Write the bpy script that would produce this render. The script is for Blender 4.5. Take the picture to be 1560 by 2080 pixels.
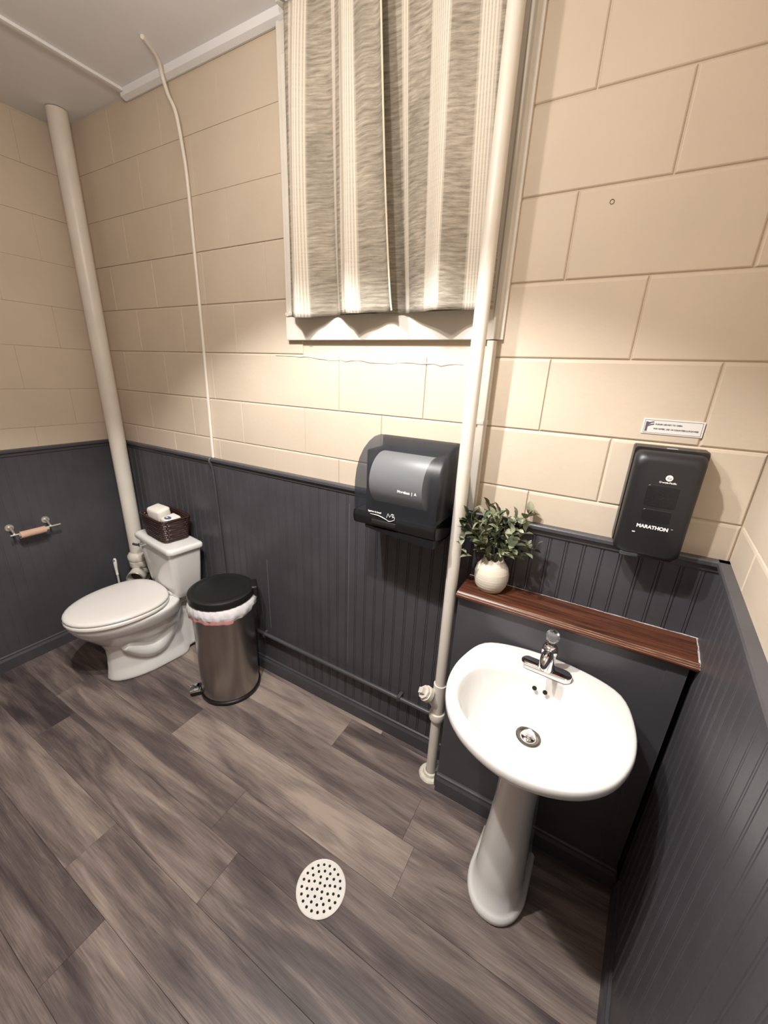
import bpy, bmesh, math, random
from mathutils import Vector, Matrix, Euler
for o in list(bpy.data.objects): bpy.data.objects.remove(o)
S = bpy.context.scene
COL = S.collection
rnd = random.Random(7)
PI = math.pi

# ------------------------------------------------------------------ camera
cd = bpy.data.cameras.new('camera'); cam = bpy.data.objects.new('camera', cd); COL.objects.link(cam)
cd.sensor_fit = 'HORIZONTAL'; cd.sensor_width = 36.0; cd.lens = 792.914 / 1560 * 36.0
cd.clip_start = 0.02; cd.clip_end = 50
RR = [(0.8666961, 0.4971299, 0.0412276), (0.1984351, -0.2677616, -0.9428294), (-0.4576695, 0.8253275, -0.3307160)]
M = Matrix(((RR[0][0], -RR[1][0], -RR[2][0], 0.3402), (RR[0][1], -RR[1][1], -RR[2][1], -1.3197),
            (RR[0][2], -RR[1][2], -RR[2][2], 1.6534), (0, 0, 0, 1)))
cam.matrix_world = M
S.camera = cam

# ------------------------------------------------------------------ world, lamps, exposure
w = bpy.data.worlds.new('world'); S.world = w; w.use_nodes = True
w.node_tree.nodes['Background'].inputs[0].default_value = (0.02, 0.03, 0.05, 1)
w.node_tree.nodes['Background'].inputs[1].default_value = 0.3
S.view_settings.view_transform = 'Standard'; S.view_settings.look = 'None'
S.view_settings.exposure = 0.0; S.view_settings.gamma = 1.0
try: S.view_settings.use_curve_mapping = False
except Exception: pass
def lamp(kind, name, loc, power, color, radius, rot=(0, 0, 0), cone=None, blend=0.1):
    l = bpy.data.lights.new(name, kind); l.energy = power; l.color = color; l.shadow_soft_size = radius
    if cone: l.spot_size = math.radians(cone); l.spot_blend = blend
    o = bpy.data.objects.new(name, l); COL.objects.link(o); o.location = loc; o.rotation_euler = rot
    return o
LC = (1.0, 0.975, 0.945)
for lx, e in ((-0.56, 1.0), (-0.20, 0.75)):
    lamp('SPOT', 'bulb_beam', (lx, -1.0, 2.60), 98 * e, LC, 0.022, (0, 0, 0), 113, 0.22)
    lamp('POINT', 'added_fill', (lx, -1.0, 2.47), 18 * e, (1.0, 0.90, 0.80), 0.03)  # added fill for upper walls and ceiling, lower and warmer than the bulbs

# ------------------------------------------------------------------ materials
MATS = {}
def nt(name):
    m = bpy.data.materials.new(name); m.use_nodes = True; t = m.node_tree
    b = t.nodes['Principled BSDF']; MATS[name] = m
    return m, t, b
def N(t, k, **kw):
    n = t.nodes.new(k)
    for a, v in kw.items(): setattr(n, a, v)
    return n
def mat(name, col, rough=0.5, metal=0.0, var=0.0, vscale=4.0, bump=0.0, bscale=60.0, coat=0.0, spec=0.5, stretch=(1, 1, 1), space='Object', alpha=None, trans=0.0):
    m, t, b = nt(name)
    b.inputs['Base Color'].default_value = (*col, 1); b.inputs['Roughness'].default_value = rough
    b.inputs['Metallic'].default_value = metal; b.inputs['Coat Weight'].default_value = coat
    b.inputs['Coat Roughness'].default_value = 0.08
    b.inputs['Specular IOR Level'].default_value = spec
    if trans: b.inputs['Transmission Weight'].default_value = trans
    if var or bump:
        if space == 'World': g = N(t, 'ShaderNodeNewGeometry'); src = g.outputs['Position']
        else: g = N(t, 'ShaderNodeTexCoord'); src = g.outputs[space]
        mp = N(t, 'ShaderNodeMapping'); mp.inputs['Scale'].default_value = stretch
        t.links.new(src, mp.inputs[0])
        if var:
            n = N(t, 'ShaderNodeTexNoise'); n.inputs['Scale'].default_value = vscale; n.inputs['Detail'].default_value = 5
            t.links.new(mp.outputs[0], n.inputs['Vector'])
            r = N(t, 'ShaderNodeValToRGB'); r.color_ramp.elements[0].position = 0.3; r.color_ramp.elements[1].position = 0.7
            r.color_ramp.elements[0].color = (*[c * (1 - var) for c in col], 1)
            r.color_ramp.elements[1].color = (*[min(1, c * (1 + var)) for c in col], 1)
            t.links.new(n.outputs[0], r.inputs[0]); t.links.new(r.outputs[0], b.inputs['Base Color'])
        if bump:
            n2 = N(t, 'ShaderNodeTexNoise'); n2.inputs['Scale'].default_value = bscale; n2.inputs['Detail'].default_value = 3
            t.links.new(mp.outputs[0], n2.inputs['Vector'])
            bp = N(t, 'ShaderNodeBump'); bp.inputs['Strength'].default_value = bump; bp.inputs['Distance'].default_value = 0.004
            t.links.new(n2.outputs[0], bp.inputs['Height']); t.links.new(bp.outputs[0], b.inputs['Normal'])
    return m
wall_paint = mat('beige_block_paint', (0.635, 0.54, 0.43), 0.55, var=0.05, vscale=3, bump=0.16, bscale=55, space='World')
wains = mat('charcoal_paint', (0.070, 0.069, 0.078), 0.40, var=0.12, vscale=6, bump=0.1, bscale=90, space='World')
ceil_m = mat('ceiling_paint', (0.84, 0.84, 0.86), 0.7, var=0.04, vscale=2, bump=0.1, bscale=40, space='World')
white_paint = mat('white_gloss_paint', (0.78, 0.74, 0.67), 0.35, var=0.04, vscale=8, bump=0.08, bscale=60)
pipe_paint = mat('pipe_paint', (0.76, 0.71, 0.63), 0.38, var=0.05, vscale=7, bump=0.12, bscale=45)
porcelain = mat('porcelain', (0.86, 0.85, 0.83), 0.12, coat=0.6)
porc_seat = mat('seat_plastic', (0.84, 0.81, 0.78), 0.28)
nickel = mat('satin_nickel', (.86, .82, .74), .33, metal=.85)
chrome = mat('chrome', (0.80, 0.80, 0.82), 0.07, metal=1.0)
darkvoid = mat('dark_void', (0.006, 0.005, 0.005), 0.8)
black_plastic = mat('black_plastic', (0.012, 0.012, 0.014), 0.32, bump=0.1, bscale=200)
grey_black = mat('grey_black_plastic', (0.014, 0.014, 0.016), 0.42, bump=0.05, bscale=90)
lid_black = mat('bin_lid_plastic', (0.012, 0.013, 0.013), 0.4, bump=0.05, bscale=90)
steel = mat('brushed_steel', (0.42, 0.40, 0.38), 0.3, metal=1.0, var=0.1, vscale=30, stretch=(1, 1, 0.04), bump=0.05, bscale=200)
liner_m = mat('bin_liner_film', (0.80, 0.78, 0.80), 0.35, var=0.06, vscale=18, bump=0.5, bscale=25, stretch=(1, 1, 2.5))
pink_m = mat('drawstring_pink', (0.70, 0.30, 0.32), 0.45)
card_m = mat('cardboard', (0.62, 0.40, 0.30), 0.8, var=0.08, vscale=40)
paper_m = mat('paper_white', (0.82, 0.79, 0.72), 0.7, bump=0.2, bscale=40)
ink_white = mat('print_white', (0.85, 0.85, 0.85), 0.5)
ink_grey = mat('print_grey', (0.30, 0.30, 0.30), 0.5)
ink_dark = mat('print_dark', (0.06, 0.055, 0.06), 0.6)
ink_purple = mat('print_plum', (0.11, 0.085, 0.12), 0.6)
ink_blue = mat('print_blue', (0.08, 0.11, 0.28), 0.5)
label_m = mat('label_paper', (0.78, 0.76, 0.74), 0.5)
wicker = mat('wicker_dark', (0.035, 0.014, 0.012), 0.3, var=0.4, vscale=60, bump=0.4, bscale=150)
vase_m = mat('vase_ceramic', (0.74, 0.68, 0.58), 0.55, var=0.06, vscale=8, bump=0.5, bscale=30, stretch=(0.2, 0.2, 4))
stem_m = mat('plant_stem', (0.10, 0.13, 0.06), 0.6)
brass_dirty = mat('aged_flange_paint', (0.72, 0.68, 0.57), 0.5, var=0.15, vscale=40, bump=0.5, bscale=80)
caulk_m = mat('caulk', (0.55, 0.53, 0.52), 0.6, var=0.3, vscale=80, bump=0.8, bscale=120)
seam_m = mat('seam_grey', (0.17, 0.17, 0.18), 0.5)
rod_m = mat('rod_white', (0.7, 0.68, 0.64), 0.4)
glass_m = mat('window_glass', (0.8, 0.85, 0.85), 0.05, trans=1.0)
grate_m = mat('grate_enamel', (0.80, 0.78, 0.73), 0.35, var=0.06, vscale=40)

def leaf_mat(name, col):
    m, t, b = nt(name)
    oi = N(t, 'ShaderNodeObjectInfo'); r = N(t, 'ShaderNodeValToRGB')
    r.color_ramp.elements[0].color = (col[0] * .55, col[1] * .6, col[2] * .6, 1)
    r.color_ramp.elements[1].color = (col[0] * 1.7, col[1] * 1.5, col[2] * 1.6, 1)
    t.links.new(oi.outputs['Random'], r.inputs[0]); t.links.new(r.outputs[0], b.inputs['Base Color'])
    b.inputs['Roughness'].default_value = 0.45
    return m
leaf_m = leaf_mat('leaf_green', (0.29, 0.335, 0.21))

def plank_mat():
    m, t, b = nt('vinyl_plank')
    at = N(t, 'ShaderNodeAttribute', attribute_type='OBJECT', attribute_name='tone')
    sh = N(t, 'ShaderNodeAttribute', attribute_type='OBJECT', attribute_name='seed')
    g = N(t, 'ShaderNodeNewGeometry')
    add = N(t, 'ShaderNodeVectorMath', operation='ADD')
    cmb = N(t, 'ShaderNodeCombineXYZ')
    t.links.new(sh.outputs['Fac'], cmb.inputs[0]); t.links.new(sh.outputs['Fac'], cmb.inputs[2])
    t.links.new(g.outputs['Position'], add.inputs[0]); t.links.new(cmb.outputs[0], add.inputs[1])
    mp = N(t, 'ShaderNodeMapping'); mp.inputs['Scale'].default_value = (1.0, 7.0, 1.0)
    t.links.new(add.outputs[0], mp.inputs[0])
    n1 = N(t, 'ShaderNodeTexNoise'); n1.inputs['Scale'].default_value = 1.9; n1.inputs['Detail'].default_value = 4; n1.inputs['Distortion'].default_value = 0.8
    t.links.new(mp.outputs[0], n1.inputs['Vector'])
    mp2 = N(t, 'ShaderNodeMapping'); mp2.inputs['Scale'].default_value = (2.0, 60.0, 1.0)
    t.links.new(add.outputs[0], mp2.inputs[0])
    n2 = N(t, 'ShaderNodeTexNoise'); n2.inputs['Scale'].default_value = 4; n2.inputs['Detail'].default_value = 6; n2.inputs['Distortion'].default_value = 1.0
    t.links.new(mp2.outputs[0], n2.inputs['Vector'])
    # knots / cathedral grain
    mp3 = N(t, 'ShaderNodeMapping'); mp3.inputs['Scale'].default_value = (2.6, 9.0, 1.0)
    t.links.new(add.outputs[0], mp3.inputs[0])
    vo = N(t, 'ShaderNodeTexVoronoi'); vo.inputs['Scale'].default_value = 1.0
    t.links.new(mp3.outputs[0], vo.inputs['Vector'])
    kr = N(t, 'ShaderNodeValToRGB'); kr.color_ramp.elements[0].position = 0.02; kr.color_ramp.elements[0].color = (0.35, 0.35, 0.35, 1)
    kr.color_ramp.elements[1].position = 0.22; kr.color_ramp.elements[1].color = (1, 1, 1, 1)
    t.links.new(vo.outputs['Distance'], kr.inputs[0])
    def math_(op, a, bb, c=None):
        n = N(t, 'ShaderNodeMath', operation=op)
        for i, v in enumerate((a, bb)):
            if isinstance(v, (int, float)): n.inputs[i].default_value = v
            else: t.links.new(v, n.inputs[i])
        return n.outputs[0]
    v = math_('MULTIPLY', math_('SUBTRACT', n1.outputs[0], 0.5), 1.55)
    v = math_('ADD', v, math_('MULTIPLY', math_('SUBTRACT', n2.outputs[0], 0.5), 0.65))
    v = math_('ADD', v, at.outputs['Fac'])
    v = math_('ADD', v, math_('MULTIPLY', math_('SUBTRACT', kr.outputs[0], 1.0), 0.28))
    r = N(t, 'ShaderNodeValToRGB'); cr = r.color_ramp
    cr.elements[0].position = 0.0; cr.elements[0].color = (0.052, 0.040, 0.042, 1)
    cr.elements[1].position = 1.0; cr.elements[1].color = (0.40, 0.325, 0.275, 1)
    e = cr.elements.new(0.35); e.color = (0.120, 0.094, 0.090, 1)
    e = cr.elements.new(0.65); e.color = (0.235, 0.188, 0.168, 1)
    t.links.new(v, r.inputs[0]); t.links.new(r.outputs[0], b.inputs['Base Color'])
    b.inputs['Roughness'].default_value = 0.42; b.inputs['Specular IOR Level'].default_value = 0.35
    bp = N(t, 'ShaderNodeBump'); bp.inputs['Strength'].default_value = 0.12; bp.inputs['Distance'].default_value = 0.001
    t.links.new(n2.outputs[0], bp.inputs['Height']); t.links.new(bp.outputs[0], b.inputs['Normal'])
    return m
plank_m = plank_mat()

def ledge_mat():
    m, t, b = nt('cherry_wood')
    tc = N(t, 'ShaderNodeTexCoord'); mp = N(t, 'ShaderNodeMapping'); mp.inputs['Scale'].default_value = (2, 40, 40)
    t.links.new(tc.outputs['Object'], mp.inputs[0])
    n = N(t, 'ShaderNodeTexNoise'); n.inputs['Scale'].default_value = 2.5; n.inputs['Detail'].default_value = 6; n.inputs['Distortion'].default_value = 0.6
    t.links.new(mp.outputs[0], n.inputs['Vector'])
    r = N(t, 'ShaderNodeValToRGB'); r.color_ramp.elements[0].position = 0.3; r.color_ramp.elements[1].position = 0.75
    r.color_ramp.elements[0].color = (0.040, 0.013, 0.008, 1); r.color_ramp.elements[1].color = (0.17, 0.062, 0.034, 1)
    t.links.new(n.outputs[0], r.inputs[0]); t.links.new(r.outputs[0], b.inputs['Base Color'])
    b.inputs['Roughness'].default_value = 0.28
    return m
ledge_m = ledge_mat(); edge_glint_m = mat('painted_edge_glint', (.42, .26, .18), .35, var=.3, vscale=50)  # second material: ledge edge highlights painted as a lighter wood tone

def curtain_mat(name, stripes, hem):
    m, t, b = nt(name)
    uv = N(t, 'ShaderNodeUVMap'); sx = N(t, 'ShaderNodeSeparateXYZ'); t.links.new(uv.outputs[0], sx.inputs[0])
    r = N(t, 'ShaderNodeValToRGB'); cr = r.color_ramp; cr.interpolation = 'LINEAR'
    cr.elements[0].position = 0; cr.elements[0].color = (0, 0, 0, 1); cr.elements[1].position = 1; cr.elements[1].color = (hem, hem, hem, 1)
    e = cr.elements.new(.985); e.color = (0, 0, 0, 1)
    for a, c in stripes:
        for p, v in ((a - .008, 0), (a + .008, 1), (c - .008, 1), (c + .008, 0)):
            e = cr.elements.new(min(max(p, 0.001), .999)); e.color = (v, v, v, 1)
    t.links.new(sx.outputs[0], r.inputs[0])
    # fine cord lines inside the stripe
    wv = N(t, 'ShaderNodeMath', operation='SINE'); ml = N(t, 'ShaderNodeMath', operation='MULTIPLY'); ml.inputs[1].default_value = 330
    t.links.new(sx.outputs[0], ml.inputs[0]); t.links.new(ml.outputs[0], wv.inputs[0])
    mr = N(t, 'ShaderNodeMapRange'); mr.inputs[1].default_value = -1; mr.inputs[2].default_value = 0.2; mr.inputs[3].default_value = 0.45; mr.inputs[4].default_value = 1.0
    t.links.new(wv.outputs[0], mr.inputs[0])
    sm = N(t, 'ShaderNodeMath', operation='MULTIPLY'); t.links.new(r.outputs[0], sm.inputs[0]); t.links.new(mr.outputs[0], sm.inputs[1])
    # slub weave : short curved horizontal threads
    mp = N(t, 'ShaderNodeMapping'); mp.inputs['Scale'].default_value = (5, 70, 1)
    t.links.new(uv.outputs[0], mp.inputs[0])
    n = N(t, 'ShaderNodeTexNoise'); n.inputs['Scale'].default_value = 1.6; n.inputs['Detail'].default_value = 6; n.inputs['Roughness'].default_value = 0.65; n.inputs['Distortion'].default_value = 0.15
    t.links.new(mp.outputs[0], n.inputs['Vector'])
    gr = N(t, 'ShaderNodeValToRGB'); gr.color_ramp.elements[0].position = 0.33; gr.color_ramp.elements[1].position = 0.72
    gr.color_ramp.elements[0].color = (0.24, 0.215, 0.178, 1); gr.color_ramp.elements[1].color = (0.56, 0.51, 0.44, 1)
    t.links.new(n.outputs[0], gr.inputs[0])
    n3 = N(t, 'ShaderNodeTexNoise'); n3.inputs['Scale'].default_value = 3; t.links.new(uv.outputs[0], n3.inputs['Vector'])
    mx0 = N(t, 'ShaderNodeMix', data_type='RGBA', blend_type='MULTIPLY'); mx0.inputs['Factor'].default_value = 0.6
    g2 = N(t, 'ShaderNodeValToRGB'); g2.color_ramp.elements[0].color = (0.74, 0.74, 0.70, 1); g2.color_ramp.elements[1].color = (1.1, 1.08, 1.02, 1)
    g2.color_ramp.elements[0].position = 0.35; g2.color_ramp.elements[1].position = 0.65
    t.links.new(n3.outputs[0], g2.inputs[0]); t.links.new(gr.outputs[0], mx0.inputs['A']); t.links.new(g2.outputs[0], mx0.inputs['B'])
    mx = N(t, 'ShaderNodeMix', data_type='RGBA'); mx.inputs["B"].default_value = (0.74, 0.68, 0.59, 1)
    t.links.new(sm.outputs[0], mx.inputs['Factor']); t.links.new(mx0.outputs['Result'], mx.inputs['A']); t.links.new(mx.outputs['Result'], b.inputs['Base Color'])
    b.inputs['Roughness'].default_value = 0.9; b.inputs['Specular IOR Level'].default_value = 0.1
    bp = N(t, 'ShaderNodeBump'); bp.inputs['Strength'].default_value = 0.5; bp.inputs['Distance'].default_value = 0.003
    t.links.new(n.outputs[0], bp.inputs['Height']); t.links.new(bp.outputs[0], b.inputs['Normal'])
    return m

def smoke_mat():
    m, t, b = nt('smoked_cover')
    b.inputs['Base Color'].default_value = (0.045, 0.048, 0.056, 1); b.inputs['Roughness'].default_value = 0.33
    tr = N(t, 'ShaderNodeBsdfTransparent'); tr.inputs[0].default_value = (0.74, 0.77, 0.82, 1)
    mx = N(t, 'ShaderNodeMixShader'); mx.inputs[0].default_value = 0.46
    out = t.nodes['Material Output']
    t.links.new(tr.outputs[0], mx.inputs[1]); t.links.new(b.outputs[0], mx.inputs[2]); t.links.new(mx.outputs[0], out.inputs[0])
    return m
smoke_m = smoke_mat()

# ------------------------------------------------------------------ helpers
def link(o, parent=None):
    COL.objects.link(o)
    if parent is not None: o.parent = parent
    return o
def finish(name, bm, m, parent=None, smooth=False, loc=None, rot=None):
    bmesh.ops.recalc_face_normals(bm, faces=bm.faces[:])
    me = bpy.data.meshes.new(name); bm.to_mesh(me); bm.free()
    if smooth:
        for p in me.polygons: p.use_smooth = True
        try: me.set_sharp_from_angle(angle=math.radians(smooth if smooth is not True else 40))
        except Exception: pass
    me.materials.append(m)
    o = bpy.data.objects.new(name, me)
    if loc is not None: o.location = loc
    if rot is not None: o.rotation_euler = rot
    return link(o, parent)
def tag(o, label, cat, group=None):
    o['label'] = label; o['category'] = cat
    if group: o['group'] = group
    return o
def struct(o): o['kind'] = 'structure'; return o
def empty(name, loc, rz=0, label=None, cat=None, group=None):
    o = bpy.data.objects.new(name, None); o.empty_display_size = 0.05; link(o)
    o.location = loc; o.rotation_euler = (0, 0, rz)
    if label: tag(o, label, cat, group)
    return o
def abox(bm, x0, x1, y0, y1, z0, z1, bev=0.0, seg=2, skew=0.0):
    vs = [bm.verts.new(p) for p in [(x0, y0, z0), (x1 + skew * y0, y0, z0), (x1 + skew * y1, y1, z0), (x0, y1, z0), (x0, y0, z1), (x1 + skew * y0, y0, z1), (x1 + skew * y1, y1, z1), (x0, y1, z1)]]
    fs = [bm.faces.new([vs[i] for i in f]) for f in [(0, 3, 2, 1), (4, 5, 6, 7), (0, 1, 5, 4), (1, 2, 6, 5), (2, 3, 7, 6), (3, 0, 4, 7)]]
    if bev:
        es = set(e for f in fs for e in f.edges)
        bmesh.ops.bevel(bm, geom=list(es), offset=bev, segments=seg, affect='EDGES', profile=0.5)
def box(name, x0, x1, y0, y1, z0, z1, m, parent=None, bev=0.0, seg=2, skew=0.0, **kw):
    bm = bmesh.new(); abox(bm, x0, x1, y0, y1, z0, z1, bev, seg, skew)
    return finish(name, bm, m, parent, smooth=30 if bev else False, **kw)
def aloft(bm, rings, cap0=True, cap1=True, closed=True):
    R = [[bm.verts.new(p) for p in r] for r in rings]
    n = len(R[0])
    for a, b in zip(R, R[1:]):
        for i in range(n if closed else n - 1):
            j = (i + 1) % n
            bm.faces.new((a[i], a[j], b[j], b[i]))
    if cap0: bm.faces.new(R[0][::-1])
    if cap1: bm.faces.new(R[-1])
    return R
def alathe(bm, prof, n=32, c=(0, 0), cap0=False, cap1=False):
    aloft(bm, [[(c[0] + r * math.cos(2 * PI * i / n), c[1] + r * math.sin(2 * PI * i / n), z) for i in range(n)] for r, z in prof], cap0, cap1)
def atube(bm, pts, r, n=12, cap=True):
    pts = [Vector(p) for p in pts]; rings = []
    rs = r if isinstance(r, (list, tuple)) else [r] * len(pts)
    up = None
    for i, p in enumerate(pts):
        d = (pts[min(i + 1, len(pts) - 1)] - pts[max(i - 1, 0)]).normalized()
        if up is None:
            up = Vector((0, 0, 1)) if abs(d.z) < 0.9 else Vector((1, 0, 0))
        s = d.cross(up).normalized(); up = s.cross(d).normalized()
        rings.append([tuple(p + rs[i] * (math.cos(2 * PI * k / n) * s + math.sin(2 * PI * k / n) * up)) for k in range(n)])
    aloft(bm, rings, cap, cap)
def tube(name, pts, r, m, parent=None, n=12, **kw):
    bm = bmesh.new(); atube(bm, pts, r, n); return finish(name, bm, m, parent, smooth=50, **kw)
def lathe(name, prof, m, parent=None, n=32, c=(0, 0), cap0=False, cap1=False, **kw):
    bm = bmesh.new(); alathe(bm, prof, n, c, cap0, cap1); return finish(name, bm, m, parent, smooth=40, **kw)
def smoothpath(pts, k=6):
    pts = [Vector(p) for p in pts]; out = []
    for i in range(len(pts) - 1):
        p0 = pts[max(i - 1, 0)]; p1 = pts[i]; p2 = pts[i + 1]; p3 = pts[min(i + 2, len(pts) - 1)]
        for j in range(k):
            t = j / k
            out.append(0.5 * ((2 * p1) + (p2 - p0) * t + (2 * p0 - 5 * p1 + 4 * p2 - p3) * t * t + (3 * p1 - p0 - 3 * p2 + p3) * t ** 3))
    out.append(pts[-1]); return out
def prism_x(bm, prof, x0, x1, skew=0.0):
    """prof: list of (y,z), extruded along x"""
    aloft(bm, [[(x0, y, z) for y, z in prof], [(x1 + skew * y, y, z) for y, z in prof]])
def text(name, s, size, m, parent, loc, rot, ext=0.0003, bold=0.0, align='LEFT', shear=0.0):
    cu = bpy.data.curves.new(name, 'FONT'); cu.body = s; cu.size = size; cu.extrude = ext; cu.offset = bold; cu.align_x = align; cu.shear = shear
    tmp = bpy.data.objects.new(name, cu); COL.objects.link(tmp)
    dg = bpy.context.evaluated_depsgraph_get(); dg.update()
    me = bpy.data.meshes.new_from_object(tmp.evaluated_get(dg)); bpy.data.objects.remove(tmp)
    me.materials.clear(); me.materials.append(m)
    o = bpy.data.objects.new(name, me); o.location = loc; o.rotation_euler = rot
    return link(o, parent)

# ------------------------------------------------------------------ room
XL, ZC, YF = -2.34, 2.749, -3.0          # left wall, ceiling height, wall behind the camera
XR, SK = 0.6994, 0.0804                    # right wall: x = XR + SK*y
ZW = 1.21                                  # wainscot height
ZE = 1.3133; CH = 0.2032
zj = [ZE - CH, ZE, ZE + CH - .008, ZE + 2 * CH, ZE + 3 * CH, ZE + 4 * CH + .005, ZE + 5 * CH + .004, ZE + 6 * CH + .004, ZE + 7 * CH + .004, ZE + 8 * CH]
# floor
bm = bmesh.new(); abox(bm, XL - .1, XR + .1, YF - .1, .1, -0.08, -0.012); fl = struct(finish('floor', bm, darkvoid))
rows = [0.0, -.045, -.222, -.398, -.573, -.745, -.915, -1.085, -1.26, -1.435, -1.61, -1.785, -1.96, -2.135, -2.31, -2.485, -2.66, -2.835, -3.0]
joints = {0: [-1.55, -.33], 1: [-1.715, -.495], 2: [-1.24, -.03], 3: [-1.18, .02], 4: [-1.89, -.67, .55], 5: [-1.69, -.52],
          6: [-.99, .225], 7: [-1.95, -.73], 8: [-1.35, -.13], 9: [-1.8, -.58], 10: [-1.1, .12], 11: [-1.6, -.38], 12: [-2, -.8, .4], 13: [-1.3, -.1], 14: [-.8], 15: [-1.7, -.4], 16: [-1.1], 17: [-1.5, -.2]}
tones = {(1, 1): .76, (1, 2): .40, (0, 1): .60, (0, 2): .42, (2, 1): .56, (2, 2): .55, (3, 0): .38, (3, 1): .70, (3, 2): .60, (4, 0): .42, (4, 1): .50, (4, 2): .42,
         (5, 0): .22, (5, 1): .52, (5, 2): .36, (6, 0): .58, (6, 1): .46, (7, 0): .16, (7, 1): .30, (7, 2): .36, (8, 1): .5}
for i in range(len(rows) - 1):
    ya, yb = rows[i + 1], rows[i]; xs = [XL] + joints[i] + [XR]
    for k in range(len(xs) - 1):
        x0, x1 = xs[k], xs[k + 1]
        if x1 - x0 < .03: continue
        p = box('floor_plank', x0 + .0003, x1 - .0003, ya + .0003, yb - .0003, -0.012, 0.0, plank_m, fl, bev=0.0005, seg=1, skew=SK if k == len(xs) - 2 else 0)
        p['tone'] = float(tones.get((i, k), .5 + rnd.uniform(-.18, .18))); p['seed'] = float(rnd.uniform(0, 40))

def block(bm_parent, name, x0, x1, z0, z1, dy, joint=.003, dep=.0032):
    """one painted concrete block: chamfered face, wall plane y=0, room towards -y"""
    bm = bmesh.new()
    if joint > .002:
        gx, gz = (.0038, .0030) if x0 > -.1 else ((.0014, .0024) if z0 < 2.1 else (.0007, .0012))
        dep = .0042 if x0 > -.1 else (.0030 if z0 < 2.1 else .0012)
    else: gx, gz = joint * .6, joint
    def ring(f, y, ft=None): ft = ft or f; return [(x0 + gx * f, y, z0 + gz * f), (x1 - gx * f, y, z0 + gz * f), (x1 - gx * f, y, z1 - gz * ft), (x0 + gx * f, y, z1 - gz * ft)]
    a, b, c, d = ring(.3, .012), ring(.4, dep), ring(.9, dep * .35 + dy, 1.4), ring(1.6, dy, 3.4)
    aloft(bm, [a, b, c, d], cap0=False)
    return finish(name, bm, wall_paint, bm_parent, smooth=12)
def wall_blocks(parent, x0, x1, joints_by_phase, first_phase, hole=None, joint=.003, dep=.0032):
    for c in range(len(zj) - 1):
        za, zb = zj[c], min(zj[c + 1], ZC)
        if zb - za < .02: continue
        za = max(za, ZW - .03)
        xs = [x0] + [x for x in joints_by_phase[(c + first_phase) % 2] if x0 + .02 < x < x1 - .02] + [x1]
        for a, b in zip(xs, xs[1:]):
            segs = [(a, b)]
            if hole and zb > hole[2] + .03 and za < hole[3]:
                if b > hole[0] and a < hole[1]:
                    segs = []
                    if a < hole[0] - .02: segs.append((a, hole[0]))
                    if b > hole[1] + .02: segs.append((hole[1], b))
            for s in segs: block(parent, 'concrete_block', s[0], s[1], za, zb, rnd.uniform(-.0004, .0004), joint, dep)

# back wall
HX0, HX1, HZ0, HZ1 = -.79, -.075, 1.86, 2.64
bm = bmesh.new()
for b in ((XL - .1, HX0, 0, ZC), (HX1, XR + .1, 0, ZC), (HX0, HX1, 0, HZ0), (HX0, HX1, HZ1, ZC)): abox(bm, b[0], b[1], .005, .12, b[2], b[3])
wb = struct(finish('wall_back', bm, wall_paint))
ph0 = [-2.10, -1.735, -1.365, -.985, -.62, -.25, .150, .556]; ph1 = [-1.92, -1.55, -1.185, -.80, -.42, -.05, .353]
wall_blocks(wb, XL, XR, (ph0, ph1), 0, (HX0, HX1, HZ0, HZ1))
tube('paint_ridge', [(-.95 + i * .026, -.0006, 1.7125 - .0002 * i + (-.012 if i > 8 else 0) * min(1, (i - 8) / 4) + rnd.uniform(-.004, .004) * (1 if i > 4 else .3)) for i in range(33)], [.0016 + rnd.uniform(-.0006, .0012) for i in range(33)], wall_paint, wb, n=6)
lathe('screw_hole', [(0, -.0012), (.0035, -.0012), (.0055, .0015)], mat('rust_hole', (0.05, 0.03, 0.015), 0.8), wb, n=10, loc=(.232, -.0005, 2.093), rot=(PI / 2, 0, 0))
# left wall  (local x -> world +y)
wl = bpy.data.objects.new('wall_left', None)
bm = bmesh.new(); abox(bm, 0, -YF, .005, .12, 0, ZC); wl = struct(finish('wall_left', bm, wall_paint, loc=(XL, YF, 0), rot=(0, 0, PI / 2)))
wall_blocks(wl, 0, -YF, ([.2, .6, 1.0, 1.4, 1.8, 2.2, 2.6], [.4, .8, 1.2, 1.6, 2.0, 2.4, 2.8]), 0, joint=.0012, dep=.0006)
# right wall (local x from the back corner towards the room)
RA = math.atan2(-1, -SK)
bm = bmesh.new(); abox(bm, -.02, 3.02, .005, .12, 0, ZC); wr = struct(finish('wall_right', bm, wall_paint, loc=(XR, 0, 0), rot=(0, 0, RA)))
wall_blocks(wr, 0, 3.0, ([.2, .606, 1.01, 1.42, 1.83, 2.2, 2.6], [.40, .81, 1.21, 1.62, 2.03, 2.4, 2.8]), 0)
# front wall behind the camera
bm = bmesh.new(); abox(bm, XL - .1, XR + .1, YF - .12, YF, 0, ZC); wf = struct(finish('wall_front', bm, wall_paint))
bm = bmesh.new(); abox(bm, XL - .1, XR + .12, YF - .12, .12, ZC, ZC + .1); struct(finish('ceiling', bm, ceil_m))

# trims on the ceiling
bm = bmesh.new(); prism_x(bm, [(-.0, ZC), (-.0, ZC - .026), (-.012, ZC - .030), (-.030, ZC - .022), (-.034, ZC)], -1.745, XR - .01)
struct(finish('trim_1', bm, ceil_m, smooth=30))
bm = bmesh.new(); abox(bm, -1.748, -1.718, YF, -.034, ZC - .012, ZC, .003)
struct(finish('trim_2', bm, ceil_m, smooth=30))

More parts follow.
